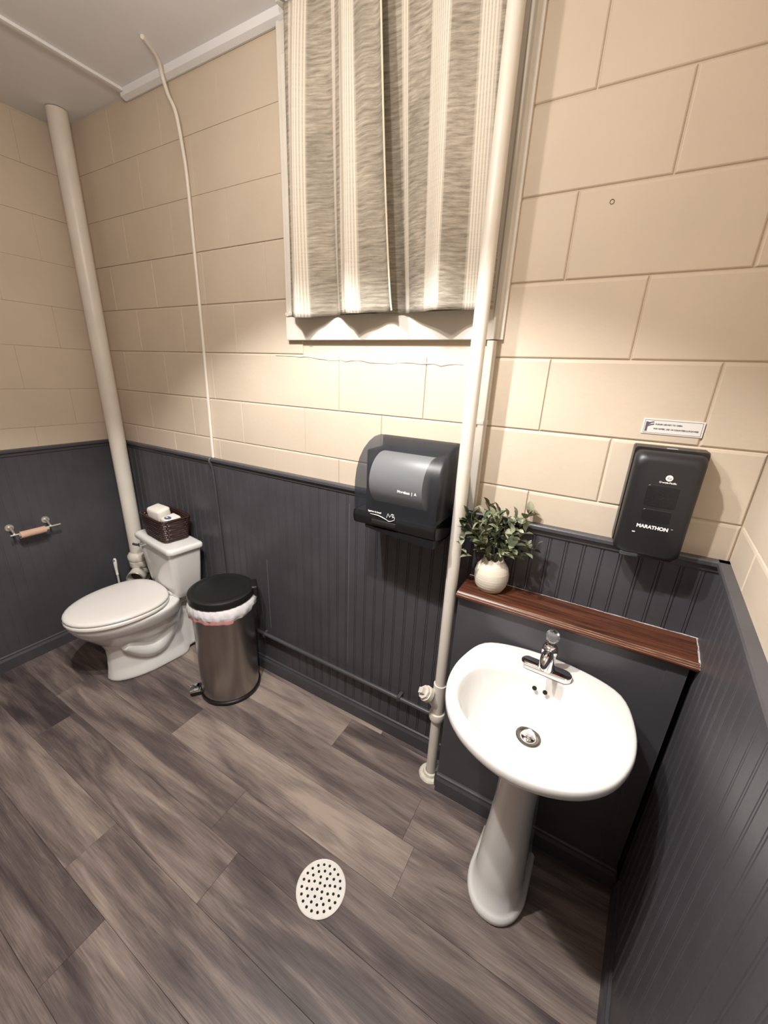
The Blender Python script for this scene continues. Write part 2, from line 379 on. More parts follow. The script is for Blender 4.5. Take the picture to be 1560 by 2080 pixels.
# wainscot: beadboard strips, cap, baseboard
BP = .0508
def board_mesh(h, z0, dp):
    bm = bmesh.new(); w = BP
    q = -.0105; prof = [(0, 0), (0.0002, q + dp), (.0014, q), (.0400, q), (.0414, q + dp), (.0428, q + dp * .12), (.0452, q), (.0476, q + dp * .12), (.0492, q + dp), (w, q + dp), (w, 0)]
    aloft(bm, [[(x, y, z0) for x, y in prof], [(x, y, z0 + h) for x, y in prof]], closed=True)
    bmesh.ops.recalc_face_normals(bm, faces=bm.faces[:])
    me = bpy.data.meshes.new('beadboard_strip'); bm.to_mesh(me); bm.free(); me.materials.append(wains); return me
BM = board_mesh(ZW - .025, .005, .0028); BM_SIDE = board_mesh(ZW - .025, .005, .0016); BM_PAINTED = board_mesh(ZW - .025, .005, .0007)
def wainscot(parent, x0, x1, capx=None, base=None, me=None):
    n = int((x1 - x0) / BP + .999)
    for i in range(n):
        o = bpy.data.objects.new('beadboard_strip', me or BM); link(o, parent); o.location = (x0 + i * BP, 0, 0)
        if x0 + (i + 1) * BP > x1: o.scale = ((x1 - x0 - i * BP) / BP, 1, 1)
    bm = bmesh.new(); prism_x(bm, [(0, ZW), (-.024, ZW), (-.027, ZW - .004), (-.027, ZW - .014), (-.022, ZW - .019), (-.017, ZW - .020), (-.0155, ZW - .034), (-.011, ZW - .040), (0, ZW - .040)], x0 - .01, x1 + .01)
    finish('cap_rail', bm, wains, parent, smooth=25)
    if base:
        bm = bmesh.new(); prism_x(bm, [(0, 0), (-.024, 0), (-.024, .062), (-.018, .074), (-.018, .084), (-.013, .088), (0, .088)], base[0], base[1])
        finish('baseboard', bm, wains, parent, smooth=25)
wainscot(wb, XL, XR, base=(XL, 0.0))
wainscot(wl, 0, -YF, base=(0, -YF), me=BM_PAINTED)
wainscot(wr, 0, 2.95, base=(.18, 2.95), me=BM_SIDE)
for bb in ((XL, XR - .25, YF, YF + .012, .0, 1.19), (XL, XR - .25, YF, YF + .027, 1.19, 1.21)): box('panel_board', *bb, wains, wf)
# caulked seams between the wainscot sheets on the back wall
for x, z0, z1 in ((-.556, .30, 1.13), (-1.073, .30, .72)):
    box('panel_seam', x, x + .0022, -.0115, -.004, z0, z1, seam_m, wb)

# window with its casing
wn = struct(finish('window_1', (lambda b: (abox(b, HX0, HX1, .10, .104, HZ0, HZ1), b)[1])(bmesh.new()), darkvoid))
for nm, a in (('sash_stile', (HX0, HX0 + .04, .03, .06, HZ0, HZ1)), ('sash_stile', (HX1 - .04, HX1, .03, .06, HZ0, HZ1)), ('sash_rail', (HX0, HX1, .03, .06, HZ0, HZ0 + .05)),
              ('sash_rail', (HX0, HX1, .03, .06, HZ1 - .05, HZ1)), ('sash_rail', (HX0, HX1, .03, .06, 2.23, 2.27))):
    box(nm, *a, white_paint, wn, bev=.003)
for za, zb in ((HZ0 + .05, 2.23), (2.27, HZ1 - .05)): box('pane', HX0 + .04, HX1 - .04, .043, .047, za, zb, glass_m, wn)
def casing(name, x0, x1, z0, z1, vertical=True):
    bm = bmesh.new(); w_ = x1 - x0
    if vertical:
        pr = [(0, .004), (0, -.019), (.006, -.024), (.014, -.024), (.018, -.018), (w_ * .55, -.018), (w_ * .62, -.022), (w_ * .8, -.022), (w_ * .86, -.015), (w_, -.012), (w_, .004)]
        aloft(bm, [[(x0 + x, y, z0) for x, y in pr], [(x0 + x, y, z1) for x, y in pr]])
    else: abox(bm, x0, x1, -.020, .004, z0, z1, .003)
    return finish(name, bm, white_paint, wn, smooth=25)
casing('casing', -.865, HX0 + .003, 1.858, 2.72); casing('casing', HX1 - .003, .003, 1.771, 2.72)
casing('head_casing', -.865, .003, 2.64, 2.72, False)
casing('apron', -.868, HX1 - .003, 1.771, 1.8565, False)
box('sill_board', -.868, HX1 - .003, -.0235, .03, 1.859, 1.871, white_paint, wn, bev=.002)

# ------------------------------------------------------------------ curtains
def curtain(name, xl, xr, nf, ph, stripes, hem, label, top_sh=0.0, squeeze=1.0, edge=None, y0=-.085):
    bm = bmesh.new(); uvl = bm.loops.layers.uv.new('UVMap'); NU, NV = 220, 46; zb, zt = 1.848, 2.715
    def pos(u, v):
        A = .030 * (1 - v) ** .7 + .012
        th = 2 * PI * (u - ph) / nf
        x = xl(v) + (xr(v) - xl(v)) * (u + .02 * math.sin(th + .8))
        c = math.cos(th)
        y = y0 + A * (c * .85 + .15 * math.cos(3 * th)) - .005 * math.sin(2.3 * th + v * 2) * v + .004 * math.sin(9 * u + 4 * v)
        if edge is not None: y -= .055 * max(0, (u - .68) / .32)
        z = zb + (zt - zb) * v + (.005 * c - .003 * math.sin(7 * u)) * (1 - v)
        return Vector((x, y, z))
    G = [[bm.verts.new(pos(i / NU, j / NV)) for i in range(NU + 1)] for j in range(NV + 1)]
    for j in range(NV):
        for i in range(NU):
            f = bm.faces.new((G[j][i], G[j][i + 1], G[j + 1][i + 1], G[j + 1][i]))
            for lp, (a, c) in zip(f.loops, ((i, j), (i + 1, j), (i + 1, j + 1), (i, j + 1))): lp[uvl].uv = (a / NU, c / NV)
    me = bpy.data.meshes.new('panel'); 
    bm.to_mesh(me); bm.free()
    for p in me.polygons: p.use_smooth = True
    me.materials.append(curtain_mat(name + '_cloth', stripes, hem))
    o = bpy.data.objects.new(name, me); link(o)
    sd = o.modifiers.new('thick', 'SOLIDIFY'); sd.thickness = .0012; sd.offset = 0
    tag(o, label, 'curtain', 'grey gauze curtain panels over the window')
    if edge is not None:
        tube('side_hem', [pos(edge, j / 40) + Vector((0.0, -.002, 0)) for j in range(41)], .0028, mat('hem_cream', (.74, .66, .54), .8), o, n=6)
    return o
curtain('curtain', lambda v: -.822 + .03 * v * v, lambda v: -.345 - .075 * v ** .8, .49, .43, [(.06, .28), (.455, .49), (.545, .76)], 1.0,
        'left grey gauze curtain panel with cream stripes and a pale hem overlapping its neighbour', edge=1.0, y0=-.066)
curtain('curtain', lambda v: -.415 - .06 * v, lambda v: -.03 - .03 * v, .92, .17, [(.215, .262), (.46, .63), (.81, .92)], 0.0,
        'right grey gauze curtain panel with cream stripes, beside the white riser pipe', y0=-.070)
rd = empty('curtain_rod', (-.43, -.078, 2.727), 0, 'thin white curtain rod above the window carrying both panels', 'curtain rod')
tube('rod', [(-.37, 0, 0), (.40, 0, 0)], .007, rod_m, rd, n=10)
for x in (-.37, .40): box('rod_bracket', x - .008, x + .008, 0, .078, -.008, .008, rod_m, rd, bev=.002)

# ------------------------------------------------------------------ pipe chase box with wooden ledge
ch = struct(box('trim_3', 0, .66, -.142, -.011, 0, .934, wains, None, bev=.0015, seg=1))
box('shadow_strip', .612, .66, -.1445, -.142, .088, .932, wains, ch)  # added thin strip standing in for the shadowed end of the panel
bm = bmesh.new(); prism_x(bm, [(-.142, 0), (-.160, 0), (-.160, .062), (-.154, .074), (-.154, .084), (-.149, .088), (-.142, .088)], 0.0, .662)
finish('baseboard', bm, wains, ch, smooth=25)
box('side_baseboard', -.012, 0, -.142, -.024, 0, .088, wains, ch, bev=.002)
lg = empty('wall_ledge', (0, 0, .934), 0, 'long reddish-brown varnished wooden ledge above the sink', 'shelf')
bm = bmesh.new()
prism_x(bm, [(-.012, .002), (-.148, .002), (-.1565, .004), (-.1625, .009), (-.1650, .015), (-.1635, .020), (-.158, .0235), (-.152, .0215), (-.149, .0245), (-.145, .0265), (-.012, .0265)], -.004, XR - .012, skew=SK)
finish('ledge_board', bm, ledge_m, lg, smooth=25)
for yz in ((-.1635, .0195), (-.1592, .0238), (-.1485, .0252)): tube('nosing_highlight', [(-.003 + i * .0345, yz[0] + rnd.uniform(-.0003, .0003), yz[1]) for i in range(21)], [.0008 + rnd.uniform(-.0004, .0006) for i in range(21)], edge_glint_m, lg, n=5)  # thin pale strips standing in for highlights along the nosing
tube('caulk_bead', [(-.004 + i * .0345, -.0135 + rnd.uniform(-.0006, .0006), .0272 + rnd.uniform(-.0004, .0006)) for i in range(21)], [.0011 + rnd.uniform(-.0006, .0009) for i in range(21)], caulk_m, lg, n=6)
tube('caulk_bead', [(.6875 + SK * y + rnd.uniform(-.0008, .0008), y, .0275 if y > -.150 else .018) for y in [-.014 - i * .0125 for i in range(13)]], [.0016 + rnd.uniform(-.0006, .0012) for i in range(13)], caulk_m, lg, n=6)

# ------------------------------------------------------------------ sink
def outline(t):
    """half outline by angle (t in 0..2pi, 0=+x, pi/2=+y back) as smooth closed spline"""
    return None
HALF = [(0, .226), (.10, .216), (.178, .190), (.215, .150), (.236, .075), (.242, 0), (.230, -.075), (.196, -.148), (.140, -.203), (.070, -.236), (0, -.247)]
def closed_spline(pts, n):
    P = [Vector(p) for p in pts]; m_ = len(P); out = []
    dense = []
    for i in range(m_):
        p0, p1, p2, p3 = P[(i - 1) % m_], P[i], P[(i + 1) % m_], P[(i + 2) % m_]
        for j in range(12):
            t = j / 12
            dense.append(0.5 * ((2 * p1) + (p2 - p0) * t + (2 * p0 - 5 * p1 + 4 * p2 - p3) * t * t + (3 * p1 - p0 - 3 * p2 + p3) * t ** 3))
    # resample by polar angle so inner and outer rings line up
    ang = [(math.atan2(p.y, p.x) % (2 * PI), p.length) for p in dense]; ang.sort()
    for k in range(n):
        a = 2 * PI * k / n
        lo = max([q for q in ang if q[0] <= a], default=(ang[-1][0] - 2 * PI, ang[-1][1])); hi = min([q for q in ang if q[0] > a], default=(ang[0][0] + 2 * PI, ang[0][1]))
        f = (a - lo[0]) / max(hi[0] - lo[0], 1e-6); r = lo[1] * (1 - f) + hi[1] * f
        out.append((r * math.cos(a), r * math.sin(a)))
    return out
NS = 72
OUT = closed_spline(HALF + [(-x, y) for x, y in HALF[-2:0:-1]], NS)
INN = []
for k in range(NS):
    a = 2 * PI * k / NS; ca, sa = math.cos(a), math.sin(a); n_ = 2.25
    r = (abs(ca / .200) ** n_ + abs(sa / (.150 if sa > 0 else .158)) ** n_) ** (-1 / n_)
    INN.append((r * ca, r * sa - .030))
SX, SY, SZ = .312, -.372, .826
sk = empty('pedestal_sink', (SX, -.40, 0), math.radians(-2.5), 'white porcelain pedestal sink below the wooden ledge', 'sink')
def R_(base, s, z, dy=0, cy=0): return [(x * s, (y - cy) * s + cy + dy + .028, z) for x, y in base]
def mixr(f, z, dz=0): return [(a[0] * (1 - f) + b[0] * f, a[1] * (1 - f) + b[1] * f + .028, z) for a, b in zip(OUT, INN)]
bm = bmesh.new()
rings = [R_(OUT, .30, .625, .02), R_(OUT, .36, .66, .02), R_(OUT, .50, .695, .015), R_(OUT, .70, .735, .01), R_(OUT, .86, .765), R_(OUT, .955, .787), R_(OUT, .99, .798), R_(OUT, 1.0, .806), R_(OUT, 1.0, .815),
         R_(OUT, .994, .8225), R_(OUT, .98, .8262), R_(OUT, .955, .8268), mixr(.45, .8250), mixr(.85, .8235), mixr(.97, .8215), R_(INN, .985, .8165, 0, -.03), R_(INN, .96, .805, 0, -.03),
         R_(INN, .92, .78, .0, -.03), R_(INN, .84, .745, .0, -.03), R_(INN, .70, .715, .004, -.03), R_(INN, .5, .698, .012, -.03), R_(INN, .28, .690, .022, -.03), R_(INN, .14, .6875, .03, -.03)]
aloft(bm, rings, True, True)
finish('basin', bm, porcelain, sk, smooth=60)
# raised outer bead on the deck
dr = (0.0, .040, .6895); stop_m = mat('drain_metal', (.22, .20, .18), .3, metal=1)
lathe('drain_flange', [(.0335, 0), (.0345, .0022), (.030, .0034), (.025, .0012), (.022, -.001)], stop_m, sk, n=36, loc=dr)
lathe('drain_stopper', [(.0, .0045), (.012, .0045), (.0185, .0032), (.0195, .0005)], chrome, sk, n=30, loc=dr)
for x in (-.015, .015):
    lathe('overflow_hole', [(0, .0004), (.0062, .0004), (.0068, -.001)], darkvoid, sk, n=20, loc=(x - .002, .1245, .790), rot=(math.radians(68), 0, 0))
# pedestal
bm = bmesh.new(); rg = []
for z, hw, yf, yb in [(0, .094, -.068, .19), (.012, .097, -.072, .19), (.028, .097, -.072, .19), (.036, .091, -.064, .19), (.044, .082, -.055, .19), (.12, .077, -.047, .19), (.20, .073, -.038, .19), (.30, .066, -.022, .19),
                      (.42, .060, -.006, .19), (.54, .061, -.004, .19), (.62, .070, -.018, .19), (.650, .078, -.030, .18)]:
    yc = yf + hw * 1.25; ring = []
    for k in range(25):
        a = PI + PI * k / 24
        ring.append((hw * math.copysign(abs(math.cos(a)) ** .9, math.cos(a)), yc + (yc - yf) * math.sin(a), z))
    ring += [(hw * .97, yb, z), (-hw * .97, yb, z)]
    rg.append(ring)
aloft(bm, rg, True, True); finish('pedestal', bm, porcelain, sk, smooth=50)
# faucet
fc = empty('faucet', (.318, -.226, .8262), math.radians(-4), 'small chrome faucet with a clear ball handle on the sink deck', 'faucet'); fc.scale = (1, 1, 1.18)
bm = bmesh.new(); rr = []
for s, z in ((1, 0), (1, .007), (.95, .011), (.86, .0125)):
    ring = []
    for k in range(32):
        a = 2 * PI * k / 32; cx_ = .052 if math.cos(a) > 0 else -.052
        ring.append((cx_ + .0215 * s * math.cos(a), .0215 * s * math.sin(a) * (1.12), z))
    rr.append(ring)
aloft(bm, rr); finish('base_plate', bm, chrome, fc, smooth=35)
bm = bmesh.new(); alathe(bm, [(.026, .010), (.0245, .018), (.0215, .035), (.0205, .052), (.022, .058), (.0235, .066), (.0215, .075), (.015, .081), (.0, .083)], 32, cap0=True)
atube(bm, smoothpath([(0, 0, .05), (0, -.03, .062), (0, -.058, .070), (0, -.074, .064), (0, -.080, .050)], 5), [.017] * 8 + [.0165, .016, .0155, .015, .015, .0145, .014, .0135, .013, .0125, .0125, .012, .012], 16)
finish('spout', bm, chrome, fc, smooth=50)
lathe('handle_collar', [(.010, .080), (.0125, .086), (.010, .092)], chrome, fc, n=20)
acr = mat('clear_acrylic', (.95, .97, .98), .03, trans=0.9); acr.node_tree.nodes['Principled BSDF'].inputs['IOR'].default_value = 1.45
bm = bmesh.new(); alathe(bm, [(.0, .089), (.011, .090), (.0175, .097), (.0195, .106), (.0175, .115), (.012, .120), (0, .121)], 10)
finish('ball_handle', bm, acr, fc)
lathe('handle_cap', [(.0, .1235), (.009, .1225), (.0105, .1195)], chrome, fc, n=20)

# ------------------------------------------------------------------ white riser pipe beside the sink
rp = empty('riser_pipe', (-.042, -.104, 0), 0, 'white painted vertical pipe from floor to ceiling beside the sink', 'pipe')
tube('pipe', [(0, 0, .004), (0, 0, .6), (-.001, 0, 1.4), (0, 0, 2.747)], .0215, pipe_paint, rp, n=24)
lathe('floor_flange', [(.0, .0), (.050, .0), (.051, .006), (.046, .013), (.034, .015), (.031, .027), (.0235, .030)], brass_dirty, rp, n=24)
lathe('coupling_band', [(.022, .322), (.0315, .326), (.033, .334), (.033, .352), (.031, .358), (.022, .362)], pipe_paint, rp, n=24)
bm = bmesh.new(); atube(bm, [(0, 0, .345), (0, 0, .50)], .026, 20)
atube(bm, smoothpath([(0, 0, .385), (-.012, -.012, .415), (-.034, -.030, .452), (-.044, -.038, .468)], 4), .023, 16)
finish('wye_branch', bm, pipe_paint, rp, smooth=50)
d_ = Vector((-.55, -.48, .68)).normalized(); q = Vector((-.034, -.030, .450))
bm = bmesh.new(); atube(bm, [q, q + d_ * .018], .031, 18); atube(bm, [q + d_ * .018, q + d_ * .030], .027, 8)
atube(bm, [q + d_ * .030, q + d_ * .048], .0155, 4); finish('cleanout_plug', bm, pipe_paint, rp, smooth=30)
# surface raceway under the window
rc = empty('cable_raceway', (-.026, 0, 1.212), 0, 'slim white surface raceway between the riser pipe and the block wall under the window', 'raceway')
box('raceway_cover', -.016, .012, -.020, .004, .0, .556, white_paint, rc, bev=.002)
box('raceway_strip', -.024, -.0165, -.012, .004, .0, .54, white_paint, rc, bev=.0015)
box('raceway_clip', -.026, .014, -.022, .004, .30, .315, white_paint, rc, bev=.001)
# thin dark pipe low on the wainscot
lp = empty('low_wall_pipe', (-1.25, -.036, .262), 0, 'thin charcoal-painted horizontal pipe low on the beadboard', 'pipe')
tube('pipe_run', [(0, 0, .006), (.6, 0, 0), (1.22, 0, -.006)], .0105, wains, lp, n=12)
for x in (.15, 1.0): box('pipe_strap', x - .008, x + .008, -.012, .027, -.013, .013, wains, lp, bev=.002)

# cable / conduit on the left part of the back wall
cb = empty('wall_cable', (-1.42, -.01, 0), 0, 'thin cream cable running down the block wall left of the window', 'cable')
L_ = lambda x, y, z: (x + 1.42, y + .01, z)
tube('cable', smoothpath([L_(-1.36, -.16, ZC - .006), L_(-1.405, -.08, ZC - .008), L_(-1.432, -.046, 2.71), L_(-1.42, -.038, 2.655), L_(-1.399, -.028, 2.60), L_(-1.393, -.018, 2.49), L_(-1.395, -.010, 2.39), L_(-1.40, -.007, 2.15), L_(-1.407, -.006, 1.7), L_(-1.42, -.006, 1.212)], 6), .0074, pipe_paint, cb, n=8)
tube('painted_conduit', smoothpath([L_(-1.42, -.019, 1.215), L_(-1.420, -.033, 1.195), L_(-1.418, -.018, 1.14), L_(-1.412, -.0155, .9), L_(-1.40, -.0155, .35)], 5), .0062, wains, cb, n=8)

# ------------------------------------------------------------------ soil stack in the left corner
st = empty('soil_stack', (-2.168, -.085, 0), 0, 'thick cream soil stack pipe in the left corner behind the toilet', 'pipe')
tube('pipe', [(0, 0, .44), (0, 0, ZC - .003)], .042, pipe_paint, st, n=28)
lathe('hub', [(.0425, .505), (.050, .500), (.062, .482), (.063, .462), (.058, .450), (.054, .448), (.058, .444), (.058, .412), (.052, .402), (.045, .398)], pipe_paint, st, n=28)
bm = bmesh.new(); atube(bm, [(0, 0, .42), (0, 0, .2), (0, 0, 0)], .045, 20); finish('lower_pipe', bm, pipe_paint, st, smooth=50)
dd = Vector((.62, -.72, -.10)).normalized(); c0 = Vector((0, 0, .365))
bm = bmesh.new(); atube(bm, [c0, c0 + dd * .105], [.050, .052], 24, cap=False); atube(bm, [c0 + dd * .105, c0 + dd * .04], [.045, .043], 24, cap=False)
finish('cleanout_branch', bm, pipe_paint, st, smooth=50)
bm = bmesh.new(); atube(bm, [c0 + dd * .03, c0 + dd * .05], .0445, 24); finish('cleanout_opening', bm, mat('cleanout_rust', (.03, .012, .008), .7), st, smooth=50)
bm = bmesh.new(); ts = Vector((0, 0, 1)).cross(dd).normalized(); tu = dd.cross(ts)
cc = c0 + dd * .106
atube(bm, [cc + .049 * (math.cos(a) * ts + math.sin(a) * tu) for a in [2 * PI * k / 24 for k in range(25)]], .004, 8); finish('branch_rim', bm, mat('rim_metal', (.6, .55, .5), .3, metal=.7), st, smooth=60)

# ------------------------------------------------------------------ toilet
TT = math.radians(-7)
tl = empty('toilet', (-1.716, -.002, 0), TT, 'white porcelain toilet with closed lid in the left corner', 'toilet')
def egg(hw, yf, yb, z, n=48, ex=2.0, back=None):
    """egg shaped ring: round front, squarer back"""
    yc = yb - (yb - yf) * .42; ring = []
    for k in range(n):
        a = 2 * PI * k / n; ca, sa = math.cos(a), math.sin(a)
        if sa < 0: e = 2.0; b_ = yc - yf
        else: e = back or 2.6; b_ = yb - yc
        r = (abs(ca / hw) ** e + abs(sa / b_) ** e) ** (-1 / e)
        ring.append((r * ca, yc + r * sa, z))
    return ring
bm = bmesh.new()
aloft(bm, [egg(.118, -.545, -.125, 0, back=5), egg(.120, -.548, -.123, .012, back=5), egg(.113, -.543, -.128, .035, back=4.5), egg(.098, -.538, -.135, .07, back=4), egg(.094, -.532, -.14, .14, back=3.5), egg(.099, -.532, -.13, .19, back=3),
           egg(.120, -.548, -.13, .235, back=2.6), egg(.155, -.590, -.13, .285), egg(.186, -.632, -.13, .335), egg(.200, -.655, -.135, .370), egg(.205, -.664, -.135, .390), egg(.204, -.664, -.135, .402), egg(.190, -.65, -.15, .407)])
# deck that carries the tank
bm2 = bmesh.new(); abox(bm2, -.115, .115, -.30, -.045, .345, .408, .022, 3)
me_ = bpy.data.meshes.new('t'); bm2.to_mesh(me_); bm2.free(); bm.from_mesh(me_)
# trapway swelling on both sides
for s in (-1, 1):
    atube(bm, smoothpath([(s * .085, -.46, .225), (s * .084, -.38, .150), (s * .078, -.31, .130), (s * .070, -.245, .180), (s * .066, -.20, .270), (s * .060, -.15, .300), (s * .060, -.10, .22), (s * .062, -.085, .10), (s * .066, -.09, .03)], 6),
          [.030 + .018 * math.sin(PI * min(1, i / 30)) for i in range(49)], 14)
atube(bm, [(0, -.12, .02), (0, -.12, .36)], [.085, .075], 20)
bw = finish('bowl', bm, porcelain, tl, smooth=60)
rm = bw.modifiers.new('merge', 'REMESH'); rm.mode = 'VOXEL'; rm.voxel_size = .006; rm.use_smooth_shade = True
sm_ = bw.modifiers.new('soften', 'SMOOTH'); sm_.factor = .5; sm_.iterations = 14
bm = bmesh.new(); aloft(bm, [egg(.200, -.662, -.205, .409), egg(.208, -.670, -.200, .413), egg(.210, -.672, -.198, .422), egg(.206, -.668, -.202, .430), egg(.198, -.660, -.21, .432)])
finish('seat', bm, porc_seat, tl, smooth=50)
bm = bmesh.new(); aloft(bm, [egg(.198, -.662, -.205, .4345), egg(.206, -.669, -.198, .437), egg(.207, -.670, -.197, .443), egg(.203, -.666, -.20, .449), egg(.190, -.652, -.21, .4535), egg(.16, -.615, -.235, .456), egg(.05, -.5, -.36, .4575)])
finish('seat_lid', bm, porc_seat, tl, smooth=50)
for s in (-1, 1):
    bm = bmesh.new(); abox(bm, s * .075 - .022, s * .075 + .022, -.198, -.165, .409, .428, .006, 2); finish('hinge_cap', bm, porc_seat, tl, smooth=40)
    lathe('bolt_cap', [(.0, .016), (.006, .015), (.0085, .006), (.0095, 0)], mat('bolt_dark', (.08, .07, .06), .3, metal=.8), tl, n=14, loc=(s * .103, -.29, .020))
# tank: tapering body with rounded vertical edges
def rrect(hw, y0_, y1_, z, r=.035, n=6):
    ring = []
    for cx_, cy_, a0 in ((hw - r, y1_ - r * .5, 0), (-hw + r, y1_ - r * .5, PI / 2), (-hw + r, y0_ + r, PI), (hw - r, y0_ + r, 1.5 * PI)):
        rr_ = r if a0 >= PI else r * .5
        cx2 = cx_ + (math.copysign(r - rr_, cx_))
        for k in range(n + 1):
            a = a0 + PI / 2 * k / n; ring.append((cx2 + rr_ * math.cos(a), cy_ + rr_ * math.sin(a), z))
    return ring
bm = bmesh.new(); aloft(bm, [rrect(.150, -.185, -.05, .405), rrect(.160, -.192, -.048, .425), rrect(.168, -.196, -.046, .45), rrect(.188, -.206, -.042, .60), rrect(.200, -.211, -.040, .697)])
finish('tank', bm, porcelain, tl, smooth=40)
bm = bmesh.new(); aloft(bm, [rrect(.198, -.208, -.042, .694), rrect(.211, -.223, -.034, .699), rrect(.214, -.226, -.032, .706), rrect(.214, -.226, -.032, .722), rrect(.209, -.221, -.036, .730), rrect(.198, -.210, -.045, .733)])
finish('tank_lid', bm, porcelain, tl, smooth=50)
bm = bmesh.new(); atube(bm, [(-.134, -.205, .672), (-.134, -.232, .672)], .012, 16); atube(bm, [(-.130, -.232, .673), (-.160, -.238, .669), (-.192, -.236, .662)], [.0085, .0075, .009], 12)
finish('flush_lever', bm, chrome, tl, smooth=40)

# ------------------------------------------------------------------ basket with wrapped rolls on the tank
bk = empty('wicker_basket', (-1.735, -.122, .7335), math.radians(-7), 'dark brown woven basket on the toilet tank lid', 'basket')
def loop(hx, hy, z, amp, ph, n=64):
    pts = []
    for k in range(n + 1):
        a = 2 * PI * k / n; e = .28
        x = hx * math.copysign(abs(math.cos(a)) ** e, math.cos(a)); y = hy * math.copysign(abs(math.sin(a)) ** e, math.sin(a))
        s = 1 + amp * math.sin(24 * a + ph)
        pts.append((x * s, y * s, z))
    return pts
for i in range(9):
    f = i / 8; tube('wicker_band', loop(.110 + .020 * f, .066 + .014 * f, .0085 + f * .110, .012, PI * i, 96), .0082, wicker, bk, n=6)
tube('rim', loop(.132, .082, .128, .006, 0, 64), .0078, wicker, bk, n=8)
for k in range(24):
    a = 2 * PI * (k + .5) / 24; e = .28; cx_ = math.copysign(abs(math.cos(a)) ** e, math.cos(a)); sy_ = math.copysign(abs(math.sin(a)) ** e, math.sin(a))
    tube('stake', [(.110 * cx_, .066 * sy_, .004), (.130 * cx_, .080 * sy_, .126)], .0035, wicker, bk, n=6)
box('basket_bottom', -.106, .106, -.064, .064, .0, .006, wicker, bk, bev=.002)
def pack(name, loc, rot, sx, sy, sz, label, logo):
    o = empty(name, loc, 0, label, 'paper pack', 'white paper packs in the basket'); o.rotation_euler = rot
    bm = bmesh.new(); abox(bm, -sx, sx, -sy, sy, 0, sz, min(sx, sy, sz) * .42, 4)
    for v in bm.verts: v.co += Vector((rnd.uniform(-1, 1), rnd.uniform(-1, 1), rnd.uniform(-1, 1))) * .0018
    finish('wrapper', bm, paper_m, o, smooth=60)
    if logo:
        bm = bmesh.new(); alathe(bm, [(0, .0012), (.014, .0012), (.0155, -.0005)], 24)
        for v in bm.verts: v.co.x *= 1.5
        finish('printed_oval', bm, ink_blue, o, loc=(.006, -.016, sz + .0008))
        text('printed_letters', 'Soft', .012, ink_white, o, (-.010, -.020, sz + .0024), (0, 0, 0), bold=.0004)
    return o
pack('paper_pack', (-1.784, -.112, .775), (.16, .05, .06), .055, .040, .128, 'taller white wrapped paper pack standing in the basket', False)
pack('paper_pack', (-1.674, -.118, .762), (.14, .05, -.05), .037, .044, .106, 'lower white paper pack with blue oval print leaning in the basket', True)

# ------------------------------------------------------------------ toilet brush
tb = empty('toilet_brush', (-2.195, -.215, 0), 0, 'white toilet brush standing behind the toilet by the left wall', 'toilet brush')
lathe('holder', [(0, .003), (.048, .003), (.052, 0), (.055, .02), (.050, .10), (.042, .125), (.038, .125), (.040, .02)], porc_seat, tb, n=24)
bm = bmesh.new(); atube(bm, [(0, 0, .05), (-.002, 0, .38), (-.002, 0, .385), (-.003, 0, .39), (-.004, .0, .43), (-.006, .002, .46), (-.008, .004, .483), (-.008, .004, .492)], [.0065, .0065, .009, .007, .0085, .0105, .0095, .006], 12)
finish('handle', bm, porc_seat, tb, smooth=50)
lathe('hanging_hole', [(0, .0005), (.0038, .0005), (.004, -.001)], darkvoid, tb, n=12, loc=(.0005, -.0045, .4815), rot=(math.radians(80), 0, math.radians(50)))

# ------------------------------------------------------------------ pedal bin
bn = empty('pedal_bin', (-1.195, -.208, 0), math.radians(-38), 'brushed steel pedal bin with black lid next to the toilet', 'trash bin')
lathe('body', [(.147, .020), (.147, .52), (.147, .575)], steel, bn, n=64)
lathe('base_ring', [(0, .002), (.150, .002), (.1545, .006), (.1545, .018), (.149, .023)], black_plastic, bn, n=64)
bm = bmesh.new(); alathe(bm, [(.146, .572), (.157, .574), (.1585, .580), (.1585, .598), (.155, .607), (.147, .612), (.135, .6125), (.130, .6105), (.118, .6115), (.06, .6165), (0, .618)], 64, cap0=True)
finish('lid', bm, lid_black, bn, smooth=35)
bm = bmesh.new(); abox(bm, -.045, .045, .130, .175, .555, .612, .010, 3); finish('lid_hinge', bm, lid_black, bn, smooth=40)
# liner folded over the rim, wavy lower edge
bm = bmesh.new(); prof = []
NL = 96
def lin(k, f):
    a = 2 * PI * k / NL
    drop = .080 + .016 * math.sin(a * 1 + 4.0) + .008 * math.sin(3 * a + 1) + .003 * math.sin(11 * a)
    out = .014 * math.sin(f * PI * .9) + .012 * f * (.5 + .5 * math.sin(2 * a + .5)) + .0026 * math.sin(17 * a + 5 * f) * f + .0018 * math.sin(31 * a - 8 * f)
    bulge = .022 * math.exp(-((a - 3.95) / .35) ** 2) * f
    r = .1495 + out + bulge; z = .578 - drop * f
    return (r * math.cos(a), r * math.sin(a), z)
aloft(bm, [[lin(k, f / 8) for k in range(NL)] for f in range(9)] + [[tuple(Vector(lin(k, 1)) * 1 + Vector((-.006 * math.cos(2 * PI * k / NL), -.006 * math.sin(2 * PI * k / NL), .004))) for k in range(NL)]], False, False)
finish('liner', bm, liner_m, bn, smooth=70)
ds = [Vector(lin(k % NL, .93)) * 1 for k in range(int(NL * .50), int(NL * 1.06))]
bm = bmesh.new(); aloft(bm, [[(v.x * 1.012 * s_, v.y * 1.012 * s_, v.z + dz) for s_, dz in ((1, .011), (1.012, .0), (1.006, -.009), (.99, -.008), (.985, .008))] for v in ds]); finish('drawstring', bm, pink_m, bn, smooth=50)
